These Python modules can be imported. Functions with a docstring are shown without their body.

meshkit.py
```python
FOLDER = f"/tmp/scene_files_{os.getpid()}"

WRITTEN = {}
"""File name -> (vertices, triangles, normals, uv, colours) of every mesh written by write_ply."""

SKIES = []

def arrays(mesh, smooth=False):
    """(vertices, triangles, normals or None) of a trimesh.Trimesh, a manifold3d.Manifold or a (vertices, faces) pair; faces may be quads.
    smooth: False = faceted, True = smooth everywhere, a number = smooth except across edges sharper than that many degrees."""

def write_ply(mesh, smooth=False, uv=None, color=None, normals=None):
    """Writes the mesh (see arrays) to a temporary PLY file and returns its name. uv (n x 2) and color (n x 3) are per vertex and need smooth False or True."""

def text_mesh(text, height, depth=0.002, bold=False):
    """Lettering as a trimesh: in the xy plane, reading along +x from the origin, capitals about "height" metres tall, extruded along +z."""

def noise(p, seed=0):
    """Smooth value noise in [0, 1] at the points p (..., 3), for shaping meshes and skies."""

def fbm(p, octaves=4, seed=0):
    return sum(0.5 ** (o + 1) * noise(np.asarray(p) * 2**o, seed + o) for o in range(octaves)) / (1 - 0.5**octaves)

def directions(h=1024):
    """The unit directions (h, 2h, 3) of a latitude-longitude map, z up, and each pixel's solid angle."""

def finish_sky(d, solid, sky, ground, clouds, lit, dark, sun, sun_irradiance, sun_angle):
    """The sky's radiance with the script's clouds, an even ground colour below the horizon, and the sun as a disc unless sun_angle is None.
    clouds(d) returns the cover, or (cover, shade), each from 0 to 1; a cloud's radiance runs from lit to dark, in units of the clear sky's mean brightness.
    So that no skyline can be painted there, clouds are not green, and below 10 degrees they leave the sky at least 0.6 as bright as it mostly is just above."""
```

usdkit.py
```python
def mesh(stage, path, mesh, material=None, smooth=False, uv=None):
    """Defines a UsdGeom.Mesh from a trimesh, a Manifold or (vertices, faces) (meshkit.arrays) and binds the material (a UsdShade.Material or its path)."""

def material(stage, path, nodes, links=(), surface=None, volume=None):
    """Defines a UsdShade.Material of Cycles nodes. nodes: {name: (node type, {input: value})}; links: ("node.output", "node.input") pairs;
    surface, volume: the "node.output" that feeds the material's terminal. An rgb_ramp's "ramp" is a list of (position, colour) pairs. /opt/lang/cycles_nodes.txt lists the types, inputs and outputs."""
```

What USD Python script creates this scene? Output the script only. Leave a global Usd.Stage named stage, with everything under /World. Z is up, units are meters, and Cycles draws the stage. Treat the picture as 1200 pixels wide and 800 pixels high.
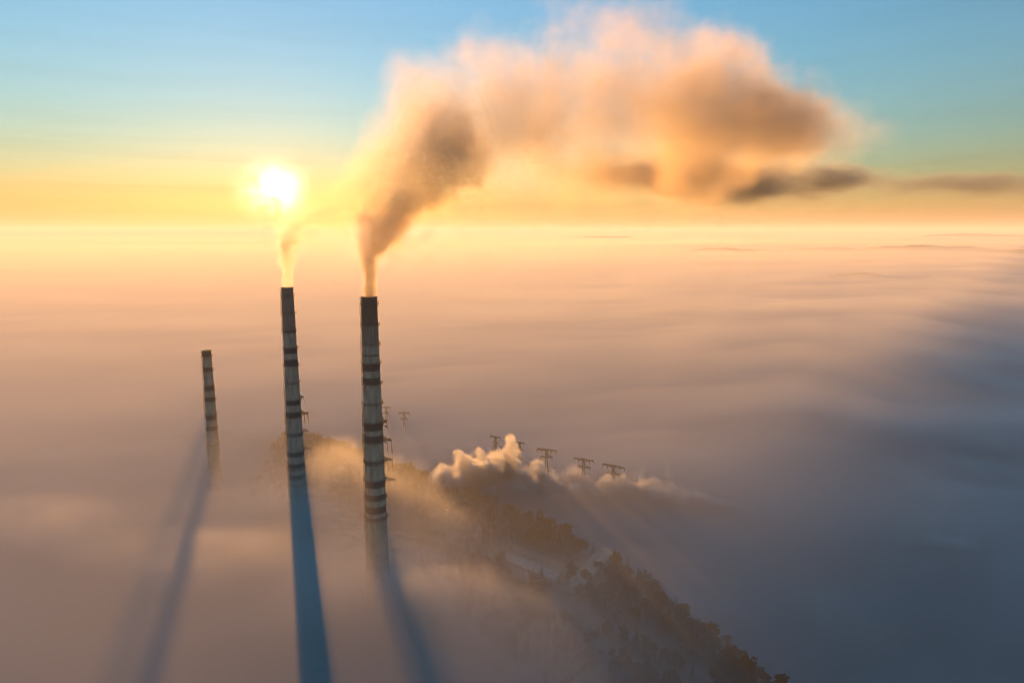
import math, random
import numpy as np, trimesh, usdkit, meshkit
from pxr import Usd, UsdGeom, UsdLux, UsdShade, Gf, Sdf, Vt

stage = Usd.Stage.CreateInMemory()
UsdGeom.Xform.Define(stage, '/World')
random.seed(7)
rng = np.random.default_rng(7)

# ------------------------------------------------------------------ camera, sky, sun, exposure
CAM_Z, PITCH, FPX = 292.0, math.radians(9.1), 800.0          # FPX: focal length in pixels of a 1200-pixel-wide picture
SUN_ELEV, SUN_AZ = math.radians(2.9), math.radians(-18.9)     # azimuth = atan2(x, y)
cam = UsdGeom.Camera.Define(stage, '/World/camera')
cam.CreateHorizontalApertureAttr(36.0)
cam.CreateFocalLengthAttr(36.0 * FPX / 1200.0)
cam.CreateClippingRangeAttr((0.5, 200000.0))
cam.CreateExposureAttr(1.86)
cam.AddTranslateOp().Set((0, 0, CAM_Z))
cam.AddRotateXOp().Set(90 - math.degrees(PITCH))

sky = UsdLux.DomeLight.Define(stage, '/World/sky')
SKY_STRENGTH = 0.15
sky_mat = usdkit.material(stage, '/World/Looks/sky', {
    's': ('sky_texture', {'sky_type': 'single_scattering', 'sun_disc': False, 'sun_elevation': SUN_ELEV, 'sun_rotation': SUN_AZ,
                          'altitude': 300.0, 'air_density': 1.65, 'aerosol_density': 0.22, 'ozone_density': 5.0}),
    'h': ('hsv', {'hue': 0.496, 'saturation': 0.96}),
    'dir': ('texture_coordinate', {}), 'nrm': ('vector_math', {'math_type': 'normalize'}),
    'dot': ('vector_math', {'math_type': 'dot_product', 'vector2': (math.sin(SUN_AZ) * math.cos(SUN_ELEV), math.cos(SUN_AZ) * math.cos(SUN_ELEV), math.sin(SUN_ELEV))}),
    'disc0': ('map_range', {'from_min': math.cos(math.radians(7.0)), 'from_max': math.cos(math.radians(.4)), 'to_max': 1.0, 'clamp': True}), 'disc': ('math', {'math_type': 'power', 'value2': 20.0}),
    'cm': ('mapping', {'scale': (2.2, 2.2, 46.0)}), 'cn': ('noise_texture', {'scale': 1.0, 'detail': 5.0, 'roughness': .55, 'distortion': .3}), 'dz': ('separate_xyz', {}),
    'low': ('map_range', {'range_type': 'smoothstep', 'from_min': math.sin(math.radians(9)), 'from_max': math.sin(math.radians(1.5)), 'to_min': .10, 'to_max': .42, 'clamp': True}),
    'cf': ('map_range', {'range_type': 'smoothstep', 'from_min': .46, 'from_max': .68, 'clamp': True}), 'ca': ('math', {'math_type': 'multiply'}),
    'cloud': ('mix', {'mix_type': 'multiply', 'color2': (.62, .60, .60)}),
    'sunc': ('vector_math', {'math_type': 'scale', 'vector1': (6.5, 5.4, 3.9)}), 'fn': ('noise_texture', {'scale': 20.0, 'detail': 3.0}), 'fm': ('map_range', {'from_min': .32, 'from_max': .68, 'to_min': .2, 'to_max': 1.6, 'clamp': True}), 'veil': ('math', {'math_type': 'multiply'}), 'sum': ('vector_math', {'math_type': 'add'}), 'grade': ('mix', {'mix_type': 'multiply', 'fac': 1.0, 'color2': (.88, 1.0, .94)}),
    'b': ('background_shader', {'strength': SKY_STRENGTH})}, [('s.color', 'h.color'), ('dir.generated', 'nrm.vector1'), ('nrm.vector', 'dot.vector1'), ('dot.value', 'disc0.value'), ('disc0.result', 'disc.value1'), ('nrm.vector', 'cm.vector'), ('cm.vector', 'cn.vector'), ('cn.fac', 'cf.value'), ('nrm.vector', 'dz.vector'), ('dz.z', 'low.value'), ('cf.result', 'ca.value1'), ('low.result', 'ca.value2'), ('ca.value', 'cloud.fac'), ('h.color', 'cloud.color1'), ('nrm.vector', 'fn.vector'), ('fn.fac', 'fm.value'), ('disc.value', 'veil.value1'), ('fm.result', 'veil.value2'), ('veil.value', 'sunc.scale'), ('sunc.vector', 'sum.vector1'), ('cloud.color', 'grade.color1'), ('grade.color', 'sum.vector2'), ('sum.vector', 'b.color')], surface='b.BSDF')
UsdShade.MaterialBindingAPI.Apply(sky.GetPrim()).Bind(sky_mat)
sky.GetPrim().SetCustomDataByKey('kind', 'structure')

sun = UsdLux.DistantLight.Define(stage, '/World/sun')
sun.CreateIntensityAttr(1.25)
sun.CreateNormalizeAttr(True)
sun.CreateAngleAttr(0.5)
sun.CreateColorAttr((1.0, 0.44, 0.10))
SUN_DIR = np.array([math.sin(SUN_AZ) * math.cos(SUN_ELEV), math.cos(SUN_AZ) * math.cos(SUN_ELEV), math.sin(SUN_ELEV)])
sun.AddTransformOp().Set(Gf.Matrix4d(Gf.Rotation(Gf.Vec3d(0, 0, 1), Gf.Vec3d(*map(float, SUN_DIR))), Gf.Vec3d(0, 0, 0)))

# ------------------------------------------------------------------ helpers
def at(px, py, z=None, y=None):
    """The world point seen at a pixel of the 1200 x 800 photograph, at a height or at a forward distance."""
    a, b = (px - 600) / FPX, (400 - py) / FPX
    d = np.array([a, math.cos(PITCH) + b * math.sin(PITCH), -math.sin(PITCH) + b * math.cos(PITCH)])
    k = (z - CAM_Z) / d[2] if z is not None else y / d[1]
    return np.array([0, 0, CAM_Z]) + k * d

used = {}
def numbered(path):
    n = used.get(path, -1) + 1
    used[path] = n
    return path if n == 0 else f'{path}_{n:03d}'

def tag(prim, label=None, category=None, group=None, kind=None):
    for k, v in (('label', label), ('category', category), ('group', group), ('kind', kind)):
        if v:
            prim.SetCustomDataByKey(k, v)
    return prim

def thing(name, loc=(0, 0, 0), rz=0.0, scale=1.0):
    x = UsdGeom.Xform.Define(stage, numbered('/World/' + name))
    x.AddTranslateOp().Set(tuple(map(float, loc)))
    if rz:
        x.AddRotateZOp().Set(math.degrees(rz))
    if scale != 1.0:
        x.AddScaleOp().Set((scale,) * 3)
    return x.GetPrim()

def obj(name, mesh, mat, parent=None, smooth=False):
    base = str(parent.GetPath()) if parent else '/World'
    return usdkit.mesh(stage, numbered(base + '/' + name), mesh, mat, smooth=smooth).GetPrim()

def mat(name, nodes, links=(), **k):
    return usdkit.material(stage, '/World/Looks/' + name, nodes, links, **k)

def surf(name, c1, c2=None, scale=0.3, rough=0.85, stretch=(1, 1, 1), detail=5, bump=0.0):
    if c2 is None:
        return mat(name, {'p': ('principled_bsdf', {'base_color': c1, 'roughness': rough})}, surface='p.BSDF')
    n = {'t': ('texture_coordinate', {}), 'm': ('mapping', {'scale': stretch}), 'n': ('noise_texture', {'scale': scale, 'detail': detail, 'roughness': .6}),
         'r': ('rgb_ramp', {'ramp': [(.3, c1), (.7, c2)]}), 'p': ('principled_bsdf', {'roughness': rough})}
    l = [('t.object', 'm.vector'), ('m.vector', 'n.vector'), ('n.fac', 'r.fac'), ('r.color', 'p.base_color')]
    if bump:
        n['b'] = ('bump', {'strength': 1.0, 'distance': bump})
        l += [('n.fac', 'b.height'), ('b.normal', 'p.normal')]
    return mat(name, n, l, surface='p.BSDF')

def even_volume(name, density, color=(1, 1, 1), g=0.6):
    return mat(name, {'p': ('principled_volume', {'color': color, 'density': density, 'anisotropy': g})}, volume='p.volume')

def smoothstep(a, b, x):
    t = np.clip((x - a) / (b - a), 0, 1)
    return t * t * (3 - 2 * t)

def fbm2(x, y, scale, seed, octaves=4, stretch=1.0, ang=0.0):
    c, s = math.cos(ang), math.sin(ang)
    u, v = (x * c + y * s) / (scale * stretch), (-x * s + y * c) / scale
    return meshkit.fbm(np.stack([u + 1000, v + 1000, np.zeros_like(u) + .37 * seed], -1), octaves, seed) - .5

# ------------------------------------------------------------------ the ground: plain, wooded ridge, far hilltops
RIDGE = [at(250, 505, z=55), at(330, 512, z=58), at(410, 535, z=60), at(490, 572, z=58), at(560, 596, z=58), at(640, 626, z=58), at(700, 656, z=58), at(745, 688, z=56), at(810, 735, z=54), at(880, 785, z=52), at(960, 850, z=48)]
RIDGE = np.array(RIDGE)[:, :2]
RIDGE_LENGTH = float(np.linalg.norm(np.diff(RIDGE, axis=0), axis=1).sum())
def ridge_coords(x, y):
    """distance to the ridge line (positive on the near, left side) and the arc position in metres."""
    P = np.stack([x, y], -1)
    best, side, arc, run = np.full(x.shape, 1e9), np.zeros(x.shape), np.zeros(x.shape), 0.0
    for a, b in zip(RIDGE[:-1], RIDGE[1:]):
        d = b - a; L = np.linalg.norm(d); u = d / L
        t = np.clip((P - a) @ u, 0, L)
        q = a + t[..., None] * u
        r = np.linalg.norm(P - q, axis=-1)
        s = u[0] * (P[..., 1] - a[1]) - u[1] * (P[..., 0] - a[0])
        m = r < best
        best, side, arc = np.where(m, r, best), np.where(m, -np.sign(s), side), np.where(m, run + t, arc)
        run += L
    return best * side, arc

def fog_top(x, y, rough=1.0):
    r = np.hypot(x, y)
    h = 60 + rough * ((7 + 11 * smoothstep(50, 500, x)) * fbm2(x, y, 170, 31, 5, 2.2, .45) + 6.0 * fbm2(x, y, 42, 33, 3, 2.5, .3) * smoothstep(3500, 800, r)) * smoothstep(60, 400, r) + (5 * fbm2(x, y, 75, 49, 5, 1.8, .3)) * smoothstep(100, 450, x) * smoothstep(4000, 1200, r)
    h = h + 36 * fbm2(x, y, 700, 37, 4, 2.6, .33) * smoothstep(500, 2000, r) * (.35 + .65 * smoothstep(-700, 900, x - .12 * (y - 500))) + 160 * fbm2(x, y, 6000, 39, 3, 2.5, .33) * smoothstep(2500, 12000, r) * (.45 + .55 * smoothstep(-.25, .5, x / (r + 1)))
    basin = smoothstep(30, 340, .8 * x - .6 * (y - 450) + 240 * fbm2(x, y, 170, 41, 4, 2.0, .5))
    wob = 150 * fbm2(x, y, 260, 43, 6) + 40 * fbm2(x, y, 60, 47, 4)
    h = h + 13 * np.exp(-((y - 835 - .1 * (x - 500) + wob) / 85) ** 2) * smoothstep(120, 480, x) + 8 * np.exp(-((y - 1270 - .15 * (x - 700) + 1.5 * wob) / 120) ** 2) * smoothstep(200, 800, x)
    return h - 26 * basin + 9 * np.exp(-((x + 93) / 50) ** 2 - ((y - 400) / 60) ** 2) - 20 * np.exp(-((x - 270) / 150) ** 2 - ((y - 330) / 140) ** 2)

HILLS = ((1005, 322, 26, 330, 160), (850, 294, 55, 800, 400), (1085, 293, 68, 1200, 400), (960, 293.5, 48, 900, 400), (1190, 295, 56, 750, 400), (700, 280, 110, 2000, 1500), (1150, 279, 130, 3000, 1500))
def ground_z(x, y):
    d, s = ridge_coords(x, y)
    near = np.exp(-(np.maximum(d, 0) / 95.0) ** 2) * (d >= 0) + np.exp(-(d / 38.0) ** 2) * (d < 0)
    h = (46 - 15 * smoothstep(.72, .98, s / RIDGE_LENGTH)) * near + 9 * fbm2(x, y, 60, 3) * near + 3 * fbm2(x, y, 25, 9) * near
    h = h + 27 * np.exp(-((x - 40) / 120) ** 2 - ((y - 660) / 70) ** 2) + 27 * np.exp(-((x + 140) / 70) ** 2 - ((y - 790) / 70) ** 2)
    r = np.hypot(x, y)
    h = h + 14 * fbm2(x, y, 700, 5) * smoothstep(900, 2500, r) + 10
    for px, py, lift, wx, wy in HILLS:
        c = at(px, py, z=75)
        zt = float(fog_top(np.array([c[0]]), np.array([c[1]]))[0]) + lift
        h = np.maximum(h, (zt + lift * fbm2(x, y, wx * .5, 21)) * np.exp(-np.abs((x - c[0]) / wx) ** 2.5 - ((y - c[1]) / wy) ** 2))
    return h

def polar_grid(r0, r1, nr, fine):
    """A sheet of rings about the camera's foot, finest in the direction of the photograph."""
    r = np.concatenate([[0.0], np.geomspace(r0, r1, nr)])
    a = np.concatenate([np.linspace(-45, 45, fine, endpoint=False), np.linspace(45, 315, 90, endpoint=False)])
    a = np.radians(a)
    R, A = np.meshgrid(r, a, indexing='ij')
    x, y = R * np.sin(A), R * np.cos(A)
    n, m = R.shape
    i, j = np.meshgrid(np.arange(n - 1), np.arange(m), indexing='ij')
    k = (j + 1) % m
    q = np.stack([i * m + j, i * m + k, (i + 1) * m + k, (i + 1) * m + j], -1).reshape(-1, 4)
    return x, y, q, n, m

GX, GY, GQ, GN, GM = polar_grid(60, 60000, 260, 300)
ground_mat = surf('dry_ground', (.028, .024, .014), (.06, .046, .028), scale=.03, bump=.5)
g = obj('ground', (np.stack([GX, GY, ground_z(GX, GY)], -1).reshape(-1, 3), GQ), ground_mat, smooth=True)
tag(g, kind='structure')

# ------------------------------------------------------------------ the sea of fog: nested sheets, each of even density
def fog_layer(name, lift, density, rough, g, sink=0.0, tint=(1, 1, 1)):
    x, y, q, n, m = polar_grid(60, 58000, 400, 400)
    d, s = ridge_coords(x, y)
    near = np.exp(-(np.maximum(d, 0) / 165) ** 2 - (np.maximum(-d, 0) / 60) ** 2) * smoothstep(40, 260, s) * (1 - .5 * smoothstep(.72, .95, s / RIDGE_LENGTH)) * (1 - np.exp(-((x + 93) / 60) ** 2 - ((y - 420) / 70) ** 2)) * (1 - np.exp(-((x + 193) / 60) ** 2 - ((y - 570) / 60) ** 2))
    lift_here = lift * (1 - .7 * smoothstep(40, 330, .8 * x - .6 * (y - 450)) * smoothstep(1800, 1100, y))
    z = fog_top(x, y, rough) + lift_here - sink * near * (.8 + 1.5 * fbm2(x, y, 60, 51, 5))
    top = np.stack([x, y, np.maximum(z, 2.0)], -1).reshape(-1, 3)
    bot = np.stack([x, y, np.full_like(x, -2.0 - lift * .01)], -1).reshape(-1, 3)
    N = len(top); j = np.arange(m); k = (j + 1) % m; e = (n - 1) * m
    side = np.stack([e + j, N + e + j, N + e + k, e + k], -1)
    f = np.vstack([q, q[:, ::-1] + N, side[:, ::-1]])
    return obj(name, (np.vstack([top, bot]), f), even_volume(name + f'_{int(lift)}', density, tint, g), fog)

fog = thing('fog')
tag(fog, 'low sea of morning fog covering the whole plain', None, kind='stuff')
fog_layer('fog_bank', 0, .030, 1.0, .28, sink=46)
fog_layer('fog_bank', 7, .010, 1.3, .28, sink=28)
fog_layer('fog_bank', 16, .004, 1.6, .28, sink=7)
fog_layer('thin_fog', 30, .0022, 1.8, .28, sink=12)
fog_layer('mist', 75, .0006, 2.0, .30, sink=14, tint=(1, .94, .80))

# ------------------------------------------------------------------ haze
hz = trimesh.creation.box((124000, 124000, 540)); hz.apply_translation((0, 0, 540 / 2 - 4))
tag(obj('haze', hz, even_volume('haze', 5.5e-5, (.95, .94, .91), .12)), kind='stuff')

# ------------------------------------------------------------------ chimneys
concrete = surf('weathered_concrete', (.11, .08, .054), (.29, .225, .155), scale=.35, stretch=(1, 1, .22), detail=8, bump=.05)
concrete_dirty = surf('streaked_concrete', (.08, .07, .06), (.2, .18, .15), scale=.6, stretch=(1, 1, .15), detail=8)
dark_paint = surf('faded_red_paint', (.016, .010, .008), (.036, .018, .013), scale=.5, stretch=(1, 1, .3), detail=7)
soot = surf('soot', (.035, .02, .012), (.085, .042, .022), scale=.4, stretch=(1, 1, .2), detail=7)
soot_light = surf('light_soot', (.07, .045, .03), (.16, .11, .08), scale=.5, stretch=(1, 1, .2), detail=7)
steel = surf('rusty_steel', (.05, .035, .028), (.11, .075, .055), scale=1.5)
flue = surf('flue_black', (.012, .011, .010))

def lathe(prof, n=48):
    r, z = np.array(prof, float).T
    a = np.linspace(0, 2 * np.pi, n, endpoint=False)
    v = np.stack([np.outer(r, np.cos(a)), np.outer(r, np.sin(a)), np.repeat(z[:, None], n, 1)], -1).reshape(-1, 3)
    i, j = np.meshgrid(np.arange(len(r) - 1), np.arange(n), indexing='ij'); k = (j + 1) % n
    return v, np.stack([i * n + j, i * n + k, (i + 1) * n + k, (i + 1) * n + j], -1).reshape(-1, 4)

def bar(a, b, w, w2=None):
    """A square bar from a to b."""
    a, b = np.array(a, float), np.array(b, float)
    d = b - a; d /= np.linalg.norm(d)
    u = np.cross(d, (0, 0, 1) if abs(d[2]) < .9 else (1, 0, 0)); u /= np.linalg.norm(u); v = np.cross(d, u)
    w2 = w if w2 is None else w2
    c = [(-1, -1), (1, -1), (1, 1), (-1, 1)]
    p = np.array([a + (u * i + v * j) * w / 2 for i, j in c] + [b + (u * i + v * j) * w2 / 2 for i, j in c])
    f = [(0, 1, 5, 4), (1, 2, 6, 5), (2, 3, 7, 6), (3, 0, 4, 7), (3, 2, 1, 0), (4, 5, 6, 7)]
    return p, np.array(f)

def join(parts):
    v, f, n = [], [], 0
    for p, q in parts:
        v.append(p); f.append(np.asarray(q) + n); n += len(p)
    return np.vstack(v), np.vstack(f)

def chimney(px_top, py_top, Y, r_top, r_base, label, bands, rings, soots, brackets):
    p = at(px_top, py_top, y=Y)
    H = float(p[2])
    c = thing('chimney', (p[0], p[1], 0))
    tag(c, label, 'chimney', 'power station chimneys standing in the fog')
    R = lambda z: r_base + (r_top - r_base) * (z / H) ** .92
    zof = lambda py: float(at(px_top, py, y=Y - R(100))[2])
    zs = np.linspace(0, H, 26)
    obj('shaft', lathe([(R(z), z) for z in zs] + [(r_top - .45, H), (r_top - .45, H - 12)]), concrete, c, smooth=40)
    obj('flue', lathe([(r_top - .46, H - 12), (r_top - .46, H - 25), (.02, H - 25)]), flue, c)
    def sleeve(name, y0, y1, m, proud):
        z1, z0 = min(zof(y0), H - .02), zof(y1)
        e = proud
        obj(name, lathe([(R(z0) - .05, z0), (R(z0) + e, z0 + .02)] + [(R(z) + e, z) for z in np.linspace(z0 + .03, z1 - .03, 6)] + [(R(z1) + e, z1 - .02), (R(z1) - .05, z1)]), m, c, smooth=40)
    for y0, y1, m in soots:
        sleeve('sooty_band', y0, y1, m, .05)
    for y0, y1 in bands:
        sleeve('red_band', y0, y1, dark_paint, .05)
    obj('rim', lathe([(r_top - .5, H - .1), (r_top - .5, H + .35), (r_top + .25, H + .35), (r_top + .25, H - .7), (r_top - .02, H - .7)]), soot, c)
    for py in rings:
        z = zof(py); r0, r1 = R(z) - .05, R(z) + 1.15
        pf = obj('platform', lathe([(r0, z - .3), (r1, z - .16), (r1, z), (r0, z)], 40), steel, c)
        rl = []
        for k in range(28):
            a0, a1 = 2 * np.pi * k / 28, 2 * np.pi * (k + 1) / 28
            q = lambda a, h: ((r1 - .06) * math.cos(a), (r1 - .06) * math.sin(a), z + h)
            rl += [bar(q(a0, 0), q(a0, 1.1), .07), bar(q(a0, 1.1), q(a1, 1.1), .07), bar(q(a0, .55), q(a1, .55), .05)]
            if k % 2 == 0:
                rl.append(bar((R(z - 1.6) * math.cos(a0), R(z - 1.6) * math.sin(a0), z - 1.5), q(a0, -.2), .12))
        obj('railing', join(rl), steel, pf)
    # the caged ladder climbs the left side, turned a little towards the camera
    az = math.radians(205)
    ux, uy = math.cos(az), math.sin(az); tx, ty = -uy, ux
    lad = []
    for z0, z1 in zip(zs[:-1], zs[1:]):
        for s in (-.3, .3):
            P = lambda z: ((R(z) + .35) * ux + s * tx, (R(z) + .35) * uy + s * ty, z)
            lad.append(bar(P(z0), P(z1), .12))
            P2 = lambda z: ((R(z) + 1.05) * ux + s * 1.2 * tx, (R(z) + 1.05) * uy + s * 1.2 * ty, z)
            lad.append(bar(P2(z0), P2(z1), .08))
    for z in np.arange(20, H - 1, 1.5):
        A = lambda s, o: ((R(z) + o) * ux + s * tx, (R(z) + o) * uy + s * ty, z)
        lad += [bar(A(-.3, .35), A(.3, .35), .06), bar(A(-.3, .35), A(-.36, 1.05), .06), bar(A(.3, .35), A(.36, 1.05), .06), bar(A(-.36, 1.05), A(.36, 1.05), .06), bar(A(0, -.05), A(0, .35), .06)]
    obj('ladder', join(lad), steel, c)
    for py, reach, drop in brackets:
        z = zof(py); az = math.radians(-12)
        e = np.array([math.cos(az), math.sin(az), 0]); t = np.array([-e[1], e[0], 0]); r0 = R(z) + .9
        b = []
        P = lambda o, s, h: e * (r0 + o) + t * s + np.array([0, 0, z + h])
        for s in (-1.1, 1.1):
            b += [bar(P(-1, s, 0), P(reach, s * .7, .5), .28), bar(P(-1, s, 1.9), P(reach * .8, s * .7, .9), .22), bar(P(-.8, s, -2.4), P(reach * .55, s * .8, .1), .22)]
            n = 5
            for k in range(n):
                o0, o1 = reach * k / n, reach * (k + 1) / n
                b.append(bar(P(o0, s, .05), P(o1 * .9, s, 1.5 - k * .15), .13))
        for k in range(5):
            b.append(bar(P(reach * k / 4.2, -1.05, .2), P(reach * k / 4.2, 1.05, .2), .16))
        b.append(bar(P(reach * .3, 0, 1.1), P(reach * .3, 0, 3.0), .12)); b.append(bar(P(reach * .95, .2, .6), P(reach * 1.0, .2, 1.9), .1))
        bk = obj('hoist_bracket', join(b), steel, c)
        for o, L in ((.42, drop * .85), (1.0, drop)):
            q0 = P(reach * o, 0, .2)
            q1 = q0 + np.array([.7 * o, -.2, -L])
            w = [bar(q0, q1, .13), bar(q1 + [0, 0, .2], q1 - [0, 0, .7], .42, .3)]
            obj('hanging_cable', join(w), steel, bk)
    return c, p

C3 = chimney(432.5, 348, 440, 4.95, 8.6, 'tall smoking chimney nearest the camera, heavy brown smoke rolling off its sooty top',
    [(427, 436), (444, 451), (497.5, 506), (512, 519.5), (565, 573), (581, 588), (595, 603)],
    [357, 381.5, 404.8, 427.2, 451, 474.8, 497, 520, 543, 565, 586.5, 609],
    [(348, 382, soot), (382, 404, soot_light), (416.5, 418.5, soot), (541, 547, soot_light), (608, 613, soot_light)],
    [(497, 2.0, 3), (519, 5.0, 7), (542, 5.2, 7.5), (565, 6.6, 8)])
C2 = chimney(336.5, 337, 585, 4.85, 8.7, 'tall smoking chimney in the middle of the three, its top just under the low sun',
    [(409, 415), (422, 430), (470, 475.7), (483.7, 489.4), (530.6, 536), (544, 549.5), (557, 562.5)],
    [346.7, 367.4, 388, 408.5, 429, 449.5, 470, 489.5, 510, 530.6, 551, 568.5],
    [(337, 388, soot_light), (388, 391, soot), (508, 513, soot_light)],
    [(467, 2.5, 3), (486.5, 6.0, 8), (507, 6.0, 9), (527.5, 7.5, 8)])
C1 = chimney(242, 411, 640, 3.95, 6.6, 'short chimney without smoke, far off in the fog on the sunward side',
    [(411, 418), (431, 436), (452.5, 458.5), (466, 471), (487, 492.5), (500, 505)],
    [418, 435, 452.5, 469, 487, 522], [], [])

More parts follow.
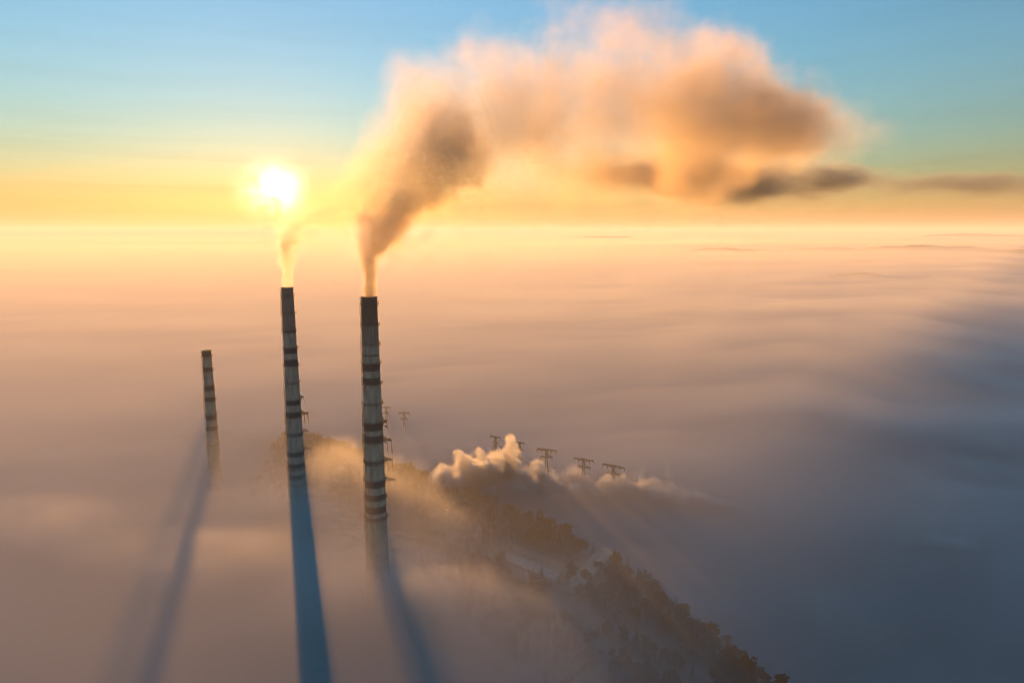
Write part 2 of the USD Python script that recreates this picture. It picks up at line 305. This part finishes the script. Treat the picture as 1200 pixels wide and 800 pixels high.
# ------------------------------------------------------------------ smoke and steam: uneven volumes
def tube_volume(name, parent, axis, knots, density, scale, k, soft, warp, color, g, segments=1, seed=0.0, stretch=(1, 1, 1), squash=1.0):
    """Smoke along a spine. knots: (position along the axis, the two other coordinates, radius, strength)."""
    K = np.array(sorted(knots), float)
    p0, p1 = K[0, 0], K[-1, 0]
    lo, hi = K[:, 1:4].min(0) - 1, K[:, 1:4].max(0) + 1
    fine = np.linspace(0, 1, 256)
    pos = (K[:, 0] - p0) / (p1 - p0)
    from scipy.interpolate import PchipInterpolator
    F = PchipInterpolator(pos, K[:, 1:5])
    V = F(fine)
    ramp = [(float(t), (*((v[:3] - lo) / (hi - lo)), float(v[3]))) for t, v in zip(fine, V)]
    i, j, m = {'x': ('x', 'y', 'z'), 'z': ('z', 'x', 'y')}[axis]
    nodes = {
        'tc': ('texture_coordinate', {}),
        'mw': ('mapping', {'location': (seed, seed * 1.7, seed * .6), 'scale': stretch}),
        'nw': ('noise_texture', {'scale': scale * .45, 'detail': 2.0}),
        'sub': ('vector_math', {'math_type': 'subtract', 'vector2': (.5, .5, .5)}),
        'scl': ('vector_math', {'math_type': 'scale', 'scale': warp}),
        'add': ('vector_math', {'math_type': 'add'}),
        'xyz': ('separate_xyz', {}),
        't': ('map_range', {'from_min': p0, 'from_max': p1, 'clamp': True}),
        'ramp': ('rgb_ramp', {'ramp': ramp}),
        'sc': ('separate_color', {}),
        'c1': ('map_range', {'to_min': lo[0], 'to_max': hi[0]}), 'c2': ('map_range', {'to_min': lo[1], 'to_max': hi[1]}), 'rr': ('map_range', {'to_min': lo[2], 'to_max': hi[2]}),
        'd1': ('math', {'math_type': 'subtract'}), 'd2': ('math', {'math_type': 'subtract'}),
        'sq': ('math', {'math_type': 'multiply', 'value2': squash}),
        'dv': ('combine_xyz', {}), 'len': ('vector_math', {'math_type': 'length'}), 'dn': ('math', {'math_type': 'divide'}),
        'nz': ('noise_texture', {'scale': scale, 'detail': 6.0, 'roughness': .58}),
        'nk': ('math', {'math_type': 'multiply_add', 'value2': 2 * k, 'value3': 1.0 - k}),
        'v': ('math', {'math_type': 'subtract'}),
        'vs': ('map_range', {'range_type': 'smoothstep', 'from_min': 0.0, 'from_max': soft, 'to_min': 0.0, 'to_max': density, 'clamp': True}),
        'den': ('math', {'math_type': 'multiply'}),
        'p': ('principled_volume', {'color': color, 'anisotropy': g})}
    links = [('tc.object', 'mw.vector'), ('mw.vector', 'nw.vector'), ('mw.vector', 'nz.vector'), ('nw.color', 'sub.vector1'), ('sub.vector', 'scl.vector1'), ('scl.vector', 'add.vector1'), ('tc.object', 'add.vector2'),
             ('add.vector', 'xyz.vector'), (f'xyz.{i}', 't.value'), ('t.result', 'ramp.fac'), ('ramp.color', 'sc.color'), ('sc.r', 'c1.value'), ('sc.g', 'c2.value'), ('sc.b', 'rr.value'),
             (f'xyz.{j}', 'd1.value1'), ('c1.result', 'd1.value2'), (f'xyz.{m}', 'd2.value1'), ('c2.result', 'd2.value2'), ('d2.value', 'sq.value1'), ('d1.value', 'dv.x'), ('sq.value', 'dv.y'), ('dv.vector', 'len.vector1'),
             ('len.value', 'dn.value1'), ('rr.result', 'dn.value2'), ('nz.fac', 'nk.value1'), ('nk.value', 'v.value1'), ('dn.value', 'v.value2'), ('v.value', 'vs.value'),
             ('vs.result', 'den.value1'), ('ramp.alpha', 'den.value2'), ('den.value', 'p.density')]
    M = mat('smoke_' + name + f'_{len(used)}', nodes, links, volume='p.volume')
    cuts = np.linspace(0, 1, 2)
    for a, b in zip(cuts[:-1], cuts[1:]):
        e = .002 / segments
        ts = np.linspace(a + (e if a > 0 else 0), b - (e if b < 1 else 0), 14)
        ring, n = [], 24
        ph = np.linspace(0, 2 * np.pi, n, endpoint=False)
        for t in ts:
            c1, c2, r, _ = F(t)
            o = r * (1 + .75 * k) + warp * .3
            q = np.stack([np.full(n, p0 + t * (p1 - p0)), c1 + o * np.cos(ph), c2 + o / squash * np.sin(ph)], -1)
            ring.append(q)
        ring = np.array(ring)
        ends = np.array([ring[0].mean(0), ring[-1].mean(0)])
        v = np.vstack([ring.reshape(-1, 3), ends])
        v = v if axis == 'x' else v[:, [1, 2, 0]]
        R_, J = np.meshgrid(np.arange(13), np.arange(n), indexing='ij'); Kk = (J + 1) % n
        quads = np.stack([R_ * n + J, (R_ + 1) * n + J, (R_ + 1) * n + Kk, R_ * n + Kk], -1).reshape(-1, 4)
        jj = np.arange(n); kk = (jj + 1) % n; base = 14 * n
        tri = np.vstack([quads[:, [0, 1, 2]], quads[:, [0, 2, 3]], np.stack([np.full(n, base), jj, kk], -1), np.stack([np.full(n, base + 1), 13 * n + kk, 13 * n + jj], -1)])
        T = trimesh.Trimesh(v, tri, process=False)
        if T.volume < 0:
            T.invert()
        obj(name, T, M, parent)

def spine(pts, axis):
    """(px, py, radius in pixels, forward distance, strength) of the photograph -> knots."""
    out = []
    for px, py, r, Y, s in pts:
        q = at(px, py, y=Y); rr = r * Y / FPX
        out.append((q[0], q[1], q[2], rr, s) if axis == 'x' else (q[2], q[0], q[1], rr, s))
    return out

STEAM = (1, .98, .95)
SMOKE = (.90, .76, .57)
p3 = thing('smoke_plume'); tag(p3, 'brown and orange smoke rolling up from the nearest chimney into a wide cloud drifting off', 'smoke', kind='stuff')
tube_volume('smoke_column', p3, 'z', spine([(432.5, 350, 8, 440, 1), (432.5, 335, 9, 440, .9), (433.5, 318, 10.5, 440, .75), (436, 302, 15, 441, .5), (443, 284, 27, 443, .28), (452, 264, 36, 446, .18), (462, 248, 42, 450, .11), (478, 230, 48, 455, .05), (490, 215, 50, 460, 0)], 'z'),
            .32, .09, 1.2, .25, 3, SMOKE, .3, segments=3, seed=3.1)
tube_volume('smoke_cloud', p3, 'x', spine([(405, 235, 20, 452, 0), (435, 215, 60, 456, .7), (490, 165, 96, 465, 1.15), (560, 146, 104, 480, 1.25), (640, 138, 106, 505, 1.15), (720, 140, 104, 530, 1), (800, 140, 102, 560, 1.25), (870, 140, 90, 590, 1.7), (930, 150, 72, 615, 1.7), (985, 157, 48, 640, .9), (1050, 165, 30, 680, 0)], 'x'),
            .021, .016, 1.25, .95, 26, SMOKE, .28, segments=5, seed=8.3)
tube_volume('smoke_billow', p3, 'x', spine([(440, 265, 14, 447, 0), (462, 245, 34, 450, .6), (490, 215, 46, 455, .7), (515, 192, 52, 460, .9), (540, 182, 48, 464, 1), (565, 192, 36, 468, 1), (584, 205, 16, 472, 0)], 'x'),
            .03, .055, 1.3, .3, 8, SMOKE, .3, seed=6.6)
p2 = thing('smoke_plume'); tag(p2, 'thin glowing smoke rising from the middle chimney across the low sun', 'smoke', kind='stuff')
tube_volume('smoke_column', p2, 'z', spine([(336.5, 339, 5.5, 585, 1), (336.5, 325, 6.5, 585, 1), (337, 305, 9, 585, .9), (336.5, 290, 12, 586, .8), (339, 277, 16, 588, .45), (346, 264, 22, 590, .2), (365, 250, 32, 592, .1), (380, 236, 40, 592, 0)], 'z'),
            .14, .10, 1.1, .3, 2.5, (.98, .93, .84), .36, segments=3, seed=5.7)
tube_volume('smoke_drift', p2, 'x', spine([(325, 285, 12, 588, 0), (350, 266, 30, 590, .8), (400, 236, 48, 595, .8), (460, 195, 50, 600, .7), (520, 155, 62, 610, .3), (570, 138, 58, 620, .08), (620, 125, 45, 630, 0)], 'x'),
            .016, .028, 1.2, .7, 14, SMOKE, .35, segments=3, seed=11.3)
fs = thing('smoke_streak'); tag(fs, 'flat dark streak of old smoke trailing off below the cloud over the horizon', 'smoke', kind='stuff')
tube_volume('smoke_trail', fs, 'x', spine([(610, 205, 12, 1500, 0), (690, 204, 24, 1500, .6), (780, 200, 40, 1500, 1), (870, 204, 38, 1520, 1), (960, 211, 26, 1550, 1), (1060, 214, 18, 1600, .7), (1190, 218, 15, 1650, .5), (1260, 220, 12, 1700, 0)], 'x'),
            .05, .008, 1.2, .95, 24, (.36, .38, .41), .4, segments=4, seed=2.2, stretch=(.5, 1, 1.6))

# ------------------------------------------------------------------ steam bank round the pylons
st = thing('steam_bank'); tag(st, 'puffy peach steam bank welling up round the row of pylons beyond the ridge', 'steam', kind='stuff')
STEAM = (1, 1, 1)
tube_volume('steam', st, 'x', spine([(495, 575, 6, 590, 0), (515, 568, 22, 590, 1), (545, 564, 31, 592, 1), (580, 566, 34, 595, 1), (610, 574, 32, 595, 1), (650, 582, 31, 590, 1), (700, 588, 32, 580, 1), (740, 591, 32, 575, 1), (800, 596, 24, 570, 1), (860, 604, 18, 565, 1), (920, 613, 10, 560, 0)], 'x'),
            .13, .07, 1.3, .25, 8, STEAM, .5, segments=5, seed=4.4)
for px, py0, py1, r0, r1, Y, sd in ((598, 560, 516, 13, 8, 600, 1.3), (735, 592, 566, 12, 7, 576, 4.9), (575, 560, 530, 13, 8, 600, 2.2), (545, 560, 532, 16, 10, 596, 6.1), (662, 580, 556, 17, 10, 588, 2.9), (708, 585, 555, 12, 6, 580, 7.7), (630, 575, 545, 12, 8, 596, 9.1)):
    tube_volume('steam_puff', st, 'z', spine([(px, py0, r0, Y, 1), (px + 1, (py0 * 2 + py1) / 3, r0 * .95, Y, 1), (px + 1, (py0 + py1 * 2) / 3, r0 * .8 + r1 * .2, Y, .9), (px + 1, py1, r1, Y, .7), (px + 1, py1 - r1, r1 * .5, Y, 0)], 'z'),
                .13, .11, 1.3, .25, 6, STEAM, .5, seed=sd)
for px, py0, py1, r, Y, sd in ((752, 600, 540, 5, 580, 3.3), (782, 600, 535, 4, 585, 5.3)):
    tube_volume('steam_wisp', st, 'z', spine([(px, py0, r * 1.6, Y, 1), (px, (py0 + py1) / 2, r, Y, .8), (px + 1, py1, r * .8, Y, 0)], 'z'), .03, .15, .8, .4, 3, STEAM, .5, seed=sd)
# a lone puff on the blue side and long thin wisps drifting on the fog
lp = thing('fog_puff'); tag(lp, 'small lone puff of fog low on the blue shaded side, far right', 'fog', kind='stuff')
tube_volume('puff', lp, 'x', spine([(1040, 640, 4, 520, 0), (1065, 635, 12, 520, 1), (1095, 634, 14, 520, 1), (1125, 637, 10, 520, 1), (1160, 640, 4, 520, 0)], 'x'), .05, .06, 1.2, .4, 6, STEAM, .4, seed=3.9, squash=1.6)
wp = thing('fog_wisps'); tag(wp, 'long thin wisps drifting over the fog in the foreground', 'fog', kind='stuff')
tube_volume('wisp', wp, 'x', spine([(-60, 600, 30, 480, 0), (40, 610, 62, 470, .8), (160, 640, 70, 450, 1), (280, 660, 70, 430, 1), (390, 690, 60, 410, .8), (470, 720, 40, 390, 0)], 'x'), .0055, .017, 1.7, .95, 24, STEAM, .35, seed=12.2, squash=1.8, stretch=(.6, 1, 1.8))
# golden mist spilling over the ridge
ms = thing('ridge_mist'); tag(ms, 'golden mist rolling over the near end of the wooded ridge', 'mist', kind='stuff')
tube_volume('mist_roll', ms, 'x', spine([(330, 540, 20, 620, 0), (380, 545, 34, 600, .6), (430, 560, 40, 570, .9), (490, 585, 36, 530, .8), (540, 615, 30, 490, .6), (600, 650, 22, 450, 0)], 'x'),
            .009, .022, 1.5, .7, 16, STEAM, .5, segments=5, seed=1.1)
tube_volume('mist_roll', ms, 'x', spine([(430, 700, 20, 400, 0), (490, 690, 45, 400, .8), (560, 705, 50, 390, .8), (620, 740, 40, 370, .6), (690, 770, 30, 350, 0)], 'x'),
            .011, .022, 1.6, .7, 16, STEAM, .5, segments=4, seed=9.6)

# ------------------------------------------------------------------ trees on the ridge
bark = surf('bark', (.03, .022, .015), (.06, .045, .03), scale=2)
leaf_cols = [(.035, .034, .012), (.05, .042, .014), (.028, .032, .014), (.06, .045, .018)]
leaf_mats = []
for k, c in enumerate(leaf_cols):
    leaf_mats.append(mat(f'foliage_{k}', {'o': ('object_info', {}), 'h': ('hsv', {'color': c}), 'v': ('map_range', {'to_min': .7, 'to_max': 1.4}), 'p': ('diffuse_bsdf', {}), 't': ('translucent_bsdf', {}), 'm': ('mix_closure', {'fac': .35})},
        [('o.random', 'v.value'), ('v.result', 'h.value'), ('h.color', 'p.color'), ('h.color', 't.color'), ('p.BSDF', 'm.closure1'), ('t.BSDF', 'm.closure2')], surface='m.closure'))
def tree_meshes(kind, seed):
    g = np.random.default_rng(seed)
    H = 15.0 if kind != 'conifer' else 17.0
    trunk = [bar((0, 0, -1.5), (g.normal() * .3, g.normal() * .3, H * .55), .55, .3), bar((0, 0, H * .5), (g.normal() * .3, 0, H * .9), .3, .08)]
    pts = []
    if kind == 'conifer':
        for z in np.linspace(2.5, H, 34):
            rad = 3.4 * (1 - z / (H + .6)) ** .85
            for a in g.uniform(0, 6.28, max(4, int(rad * 7))):
                rr = rad * g.uniform(.35, 1.08)
                pts.append((rr * math.cos(a), rr * math.sin(a), z - rr * .3 + g.normal() * .15))
        size = .75
    else:
        for _ in range(13):
            a, zz = g.uniform(0, 6.28), g.uniform(.38, .95)
            w = 4.6 * math.sin(min(1, (zz - .2) * 1.25) * math.pi) ** .6 * g.uniform(.35, .9)
            c = np.array([w * math.cos(a), w * math.sin(a), zz * H])
            trunk.append(bar((0, 0, H * zz * .6), c, .2, .06))
            for _ in range(26):
                v = g.normal(size=3); v /= np.linalg.norm(v)
                pts.append(tuple(c + v * g.uniform(.6, 1) * np.array([2.0, 2.0, 1.5])))
        size = .95
    V, F = [], []
    for p in pts:
        u = g.normal(size=3); u /= np.linalg.norm(u); w = np.cross(u, g.normal(size=3)); w /= np.linalg.norm(w)
        sz = size * g.uniform(.6, 1.3); n = len(V)
        V += [np.array(p) + sz * q for q in (u * .9, w * .6, -u * .9 + w * .1, -w * .6)]
        F.append((n, n + 1, n + 2, n + 3))
    return join(trunk), (np.array(V), np.array(F))
KINDS = ['broad', 'broad', 'conifer', 'broad']
UsdGeom.Scope.Define(stage, '/World/Looks/prototypes')
protos = []
for k, kd in enumerate(KINDS):
    path = f'/World/Looks/prototypes/tree_{k}'
    stage.CreateClassPrim(path)
    t, cr = tree_meshes(kd, 100 + k)
    usdkit.mesh(stage, path + '/trunk', t, bark)
    usdkit.mesh(stage, path + '/crown', cr, leaf_mats[k])
    protos.append(path)

CLEAR = [[at(px, py, z=50)[:2] for px, py in poly] for poly in (
    [(545, 640), (600, 640), (664, 668), (664, 690), (610, 672)], [(670, 665), (708, 646), (716, 656), (688, 684), (672, 698)], [(686, 690), (714, 668), (722, 676), (700, 696)], [(640, 690), (662, 696), (668, 716), (640, 708)])]
from shapely.geometry import Polygon, Point, LineString
CLEAR_P = [Polygon(p) for p in CLEAR]
ROADS = [LineString([at(px, py, z=40)[:2] for px, py in line]) for line in ([(690, 752), (740, 778), (800, 803), (860, 830)], [(640, 700), (690, 735), (760, 765), (830, 800)])]
def open_ground(x, y):
    p = Point(x, y)
    return any(c.contains(p) for c in CLEAR_P) or any(r.distance(p) < 5 for r in ROADS)

# single trees along the crest that stand out against the fog
crest = []
run = np.concatenate([[0], np.cumsum(np.linalg.norm(np.diff(RIDGE, axis=0), axis=1))])
def ridge_at(s, d):
    i = min(np.searchsorted(run, s, 'right') - 1, len(RIDGE) - 2)
    a, b = RIDGE[i], RIDGE[i + 1]; u = (b - a) / np.linalg.norm(b - a)
    return a + u * (s - run[i]) + np.array([u[1], -u[0]]) * -d
s0 = 250.0
while s0 < run[-1] - 5:
    q = ridge_at(s0, rng.normal() * 4 + 4)
    if not open_ground(*q):
        crest.append((q[0], q[1], rng.integers(0, 4), rng.uniform(.55, .95) if rng.random() < .8 else rng.uniform(.95, 1.15)))
    s0 += rng.uniform(4, 7.5)
NAMES = {'broad': ('tree', 'bushy dark tree in the line along the crest of the wooded ridge', 'bushy trees along the ridge crest'), 'conifer': ('conifer', 'pointed dark conifer in the line along the crest of the wooded ridge', 'conifers along the ridge crest')}
for x, y, k, sc in crest:
    nm, lb, gr = NAMES[KINDS[k]]
    X = thing(nm, (x, y, float(ground_z(np.array([x]), np.array([y]))[0])), rng.uniform(0, 6.28), float(sc))
    X.GetReferences().AddInternalReference(protos[k]); X.SetInstanceable(True)
    tag(X, lb, 'tree', gr)

# the rest of the wood
N = 26000
sx, sy = rng.uniform(-260, 330, N), rng.uniform(180, 760, N)
d, s_ = ridge_coords(sx, sy)
dens = np.exp(-(np.maximum(d - 10, 0) / 60) ** 2 - (np.maximum(-d - 2, 0) / 14) ** 2)
keep = (rng.random(N) < dens * (.55 + 1.4 * fbm2(sx, sy, 40, 77, 3))) & (s_ > 60)
keep = [i for i in np.nonzero(keep)[0] if not open_ground(sx[i], sy[i])]
wx, wy = sx[keep], sy[keep]; wz = ground_z(wx, wy)
pi = UsdGeom.PointInstancer.Define(stage, '/World/wood')
pi.CreatePositionsAttr(Vt.Vec3fArray.FromNumpy(np.stack([wx, wy, wz], -1).astype(np.float32)))
pi.CreateProtoIndicesAttr(Vt.IntArray.FromNumpy(rng.integers(0, 4, len(wx)).astype(np.int32)))
ang = rng.uniform(0, 6.28, len(wx))
pi.CreateOrientationsAttr(Vt.QuathArray([Gf.Quath(float(math.cos(a / 2)), 0, 0, float(math.sin(a / 2))) for a in ang]))
sc = rng.uniform(.4, 1.0, len(wx)) ** 1.2
pi.CreateScalesAttr(Vt.Vec3fArray.FromNumpy(np.stack([sc, sc, sc], -1).astype(np.float32)))
tgt = []
for k in range(4):
    q = UsdGeom.Xform.Define(stage, f'/World/wood/tree_kind_{k}')
    t, cr = tree_meshes(KINDS[k], 100 + k)
    usdkit.mesh(stage, str(q.GetPath()) + '/trunk', t, bark); usdkit.mesh(stage, str(q.GetPath()) + '/crown', cr, leaf_mats[k])
    tgt.append(q.GetPath())
pi.CreatePrototypesRel().SetTargets(tgt)
tag(pi.GetPrim(), 'dark wood covering the misty slope of the ridge', 'wood', kind='stuff')
print('trees', len(crest), len(wx))

# clearings and tracks lie on the slope
dry = surf('dry_grass', (.10, .075, .045), (.17, .125, .075), scale=.12, detail=8)
track = surf('pale_track', (.05, .043, .035), (.09, .078, .062), scale=.3, detail=8)
def draped(poly, lift, step=3.0):
    x0, y0, x1, y1 = poly.bounds
    xs, ys = np.arange(x0, x1 + step, step), np.arange(y0, y1 + step, step)
    X, Y = np.meshgrid(xs, ys, indexing='ij'); Z = ground_z(X, Y) + lift
    V = np.stack([X, Y, Z], -1).reshape(-1, 3); n, m = X.shape
    F = [(i * m + j, (i + 1) * m + j, (i + 1) * m + j + 1, i * m + j + 1) for i in range(n - 1) for j in range(m - 1) if poly.contains(Point(X[i, j] + step / 2, Y[i, j] + step / 2))]
    F = np.array(F); ids, F = np.unique(F, return_inverse=True)
    return V[ids], F.reshape(-1, 4)
for p in CLEAR_P:
    tag(obj('meadow', draped(p, .35, 2.0), dry, smooth=True), kind='structure')
for r in ROADS:
    tag(obj('track', draped(r.buffer(2.6), .55, 1.0), track, smooth=True), kind='structure')

# ------------------------------------------------------------------ pale-roofed buildings half lost in the mist on the slope
roof_mat = surf('pale_sheet_roof', (.15, .115, .085), (.27, .215, .165), scale=.5, detail=8)
plaster = surf('grey_plaster', (.16, .14, .12), (.26, .23, .20), scale=.6)
pane = surf('dark_pane', (.02, .022, .025), rough=.2)
def building(px0, py0, px1, py1, wide, tall, label):
    a, b = at(px0, py0, z=54)[:2], at(px1, py1, z=54)[:2]
    c = (a + b) / 2; L = float(np.linalg.norm(b - a)); hd = math.atan2(b[1] - a[1], b[0] - a[0])
    z0 = float(ground_z(np.array([c[0]]), np.array([c[1]]))[0])
    t = thing('long_shed', (c[0], c[1], z0), hd)
    tag(t, label, 'building', 'pale-roofed sheds on the misty slope')
    x, y, rise = L / 2, wide / 2, wide * .28
    prof = [(-y, -6), (y, -6), (y, tall), (0, tall + rise), (-y, tall)]
    v = np.array([(-x, p, q) for p, q in prof] + [(x, p, q) for p, q in prof])
    f = [(0, 4, 3), (0, 3, 2), (0, 2, 1), (5, 6, 7), (5, 7, 8), (5, 8, 9)] + [q for k in range(5) for q in ((k, (k + 1) % 5, 5 + (k + 1) % 5), (k, 5 + (k + 1) % 5, 5 + k))]
    obj('wall', trimesh.Trimesh(v, f, process=False), plaster, t)
    for s in (-1, 1):
        n = max(3, int(L / 4)); e = (y + .7) / y
        for k in range(n):
            x0, x1 = -x - .5 + (L + 1) * k / n, -x - .5 + (L + 1) * (k + 1) / n - .04
            lo, hi = tall + rise - rise * e, tall + rise
            up = .18 + .02 * (k % 2)
            V = np.array([(x0, s * y * e, lo + .05), (x1, s * y * e, lo + .05), (x1, 0, hi + .05), (x0, 0, hi + .05), (x0, s * y * e, lo + up), (x1, s * y * e, lo + up), (x1, 0, hi + up), (x0, 0, hi + up)])
            obj('roof_panel', (V, np.array([(0, 1, 5, 4), (1, 2, 6, 5), (2, 3, 7, 6), (3, 0, 4, 7), (3, 2, 1, 0), (4, 5, 6, 7)])), roof_mat, t)
    obj('ridge_cap', bar((-x - .5, 0, tall + rise + .22), (x + .5, 0, tall + rise + .22), .4), roof_mat, t)
    for s in (-1, 1):
        for k in range(int(L / 5)):
            q = -x + 2.5 + 5 * k
            V = trimesh.creation.box((1.6, .1, 1.3)); V.apply_translation((q, s * (y + .03), tall * .6))
            obj('window', V, pane, t)
building(598, 652, 656, 676, 11, 5.0, 'long pale-roofed shed below the ridge crest, left one of two')
building(676, 688, 710, 652, 11, 5.5, 'shorter pale-roofed shed set across the slope, right one of two')

# ------------------------------------------------------------------ pylons
pylon_steel = surf('dull_galvanised_steel', (.05, .042, .035), (.085, .07, .06), scale=1)
glass_string = surf('insulator_brown', (.045, .03, .025))
def pylon(px, py, D_top, height, arm, heading, label, group):
    """A lattice pylon with a long top crossarm and a shorter one below it."""
    p = at(px, py, z=D_top)
    t = thing('power_pylon', (p[0], p[1], p[2] - height), heading)
    tag(t, label, 'pylon', group)
    H, wb = height, 3.4
    W = lambda z: wb + (.85 - wb) * min(1, z / (H * .8)) ** .8 if z < H * .8 else .85
    lev = [0, 7, 13, 18.5, 23.5, 28, 32, 35.5, 38.5, 41.2, 43.6, 46]
    lev = [z * H / 46 for z in lev]
    cs = [(-1, -1), (1, -1), (1, 1), (-1, 1)]
    P = lambda c, z: (cs[c % 4][0] * W(z), cs[c % 4][1] * W(z), z)
    for c in range(4):
        obj('leg', join([bar(P(c, a), P(c, b), .34, .3) for a, b in zip(lev[:-1], lev[1:])]), pylon_steel, t)
    br = []
    for a, b in zip(lev[:-1], lev[1:]):
        for c in range(4):
            br += [bar(P(c, a), P(c + 1, b), .15), bar(P(c + 1, a), P(c, b), .15), bar(P(c, b), P(c + 1, b), .15)]
    obj('bracing', join(br), pylon_steel, t)
    def crossarm(z, half, deep):
        b = []
        for s in (-1, 1):
            for q in (-1, 1):
                b += [bar((0, q * .85, z), (s * half, q * .35, z + deep * .35), .34, .26), bar((0, q * .85, z + deep), (s * half, q * .35, z + deep * .75), .3, .24)]
                for k in range(6):
                    f0, f1 = k / 6, (k + 1) / 6
                    A = lambda f, top: (s * half * f, q * (.85 - .5 * f), z + (deep * (1 - .25 * f) if top else deep * .35 * f))
                    b += [bar(A(f0, 0), A(f1, 1), .13), bar(A(f0, 1), A(f1, 0), .13)]
            for k in range(1, 7):
                f = k / 6
                b.append(bar((s * half * f, -(.85 - .5 * f), z + deep * .35 * f), (s * half * f, .85 - .5 * f, z + deep * .35 * f), .13))
        ca = obj('crossarm', join(b), pylon_steel, t)
        for s in (-1, 1):
            for f in ((1.0, .55) if half > 8 else (.95,)):
                x = s * half * f
                ds = [bar((x, 0, z + deep * .3 - .2 - .24 * k), (x, 0, z + deep * .3 - .34 - .24 * k), .34) for k in range(9)] + [bar((x, 0, z + deep * .3), (x, 0, z - 2.4), .09)]
                obj('insulator', join(ds), glass_string, ca)
    crossarm(H - 1.5, arm / 2, 1.5)
    crossarm(H - 8.5, arm * .31, 1.7)
    # slanting struts from the lower arm up to the mast
    obj('strut', join([bar((s * arm * .31, q * .35, H - 7.6), (0, q * .8, H - 3.4), .16) for s in (-1, 1) for q in (-1, 1)]), pylon_steel, t)
row = 'pylons rising from the steam bank'
for px, py, z, h, arm, hd, lb in ((719, 545, 86, 46, 21, -.55, 'rightmost pylon of the row over the steam bank, its long top arm sharpest and darkest'),
                         (684, 537.5, 86, 46, 20, -.45, 'second pylon from the right in the row, above a round pink puff of steam'),
                         (640.5, 526, 86, 46, 19, -.3, 'middle pylon of the five over the steam bank, its wide arms nearly level'),
                         (609, 517.5, 86, 46, 13, -.6, 'slim narrow-armed pylon just right of the tallest steam puff'),
                         (580.5, 511, 86, 46, 13, -.6, 'slim pylon just left of the tallest steam puff, leftmost in the row of five')):
    pylon(px, py, z, h, arm, hd, lb, row)
pylon(473.5, 483, 82, 46, 13, -.1, 'faint distant pylon standing clear in the fog right of the nearest chimney', 'far pylons in the fog')
pylon(452.5, 476.5, 82, 46, 12, -.1, 'faintest distant pylon, close against the right edge of the nearest chimney', 'far pylons in the fog')
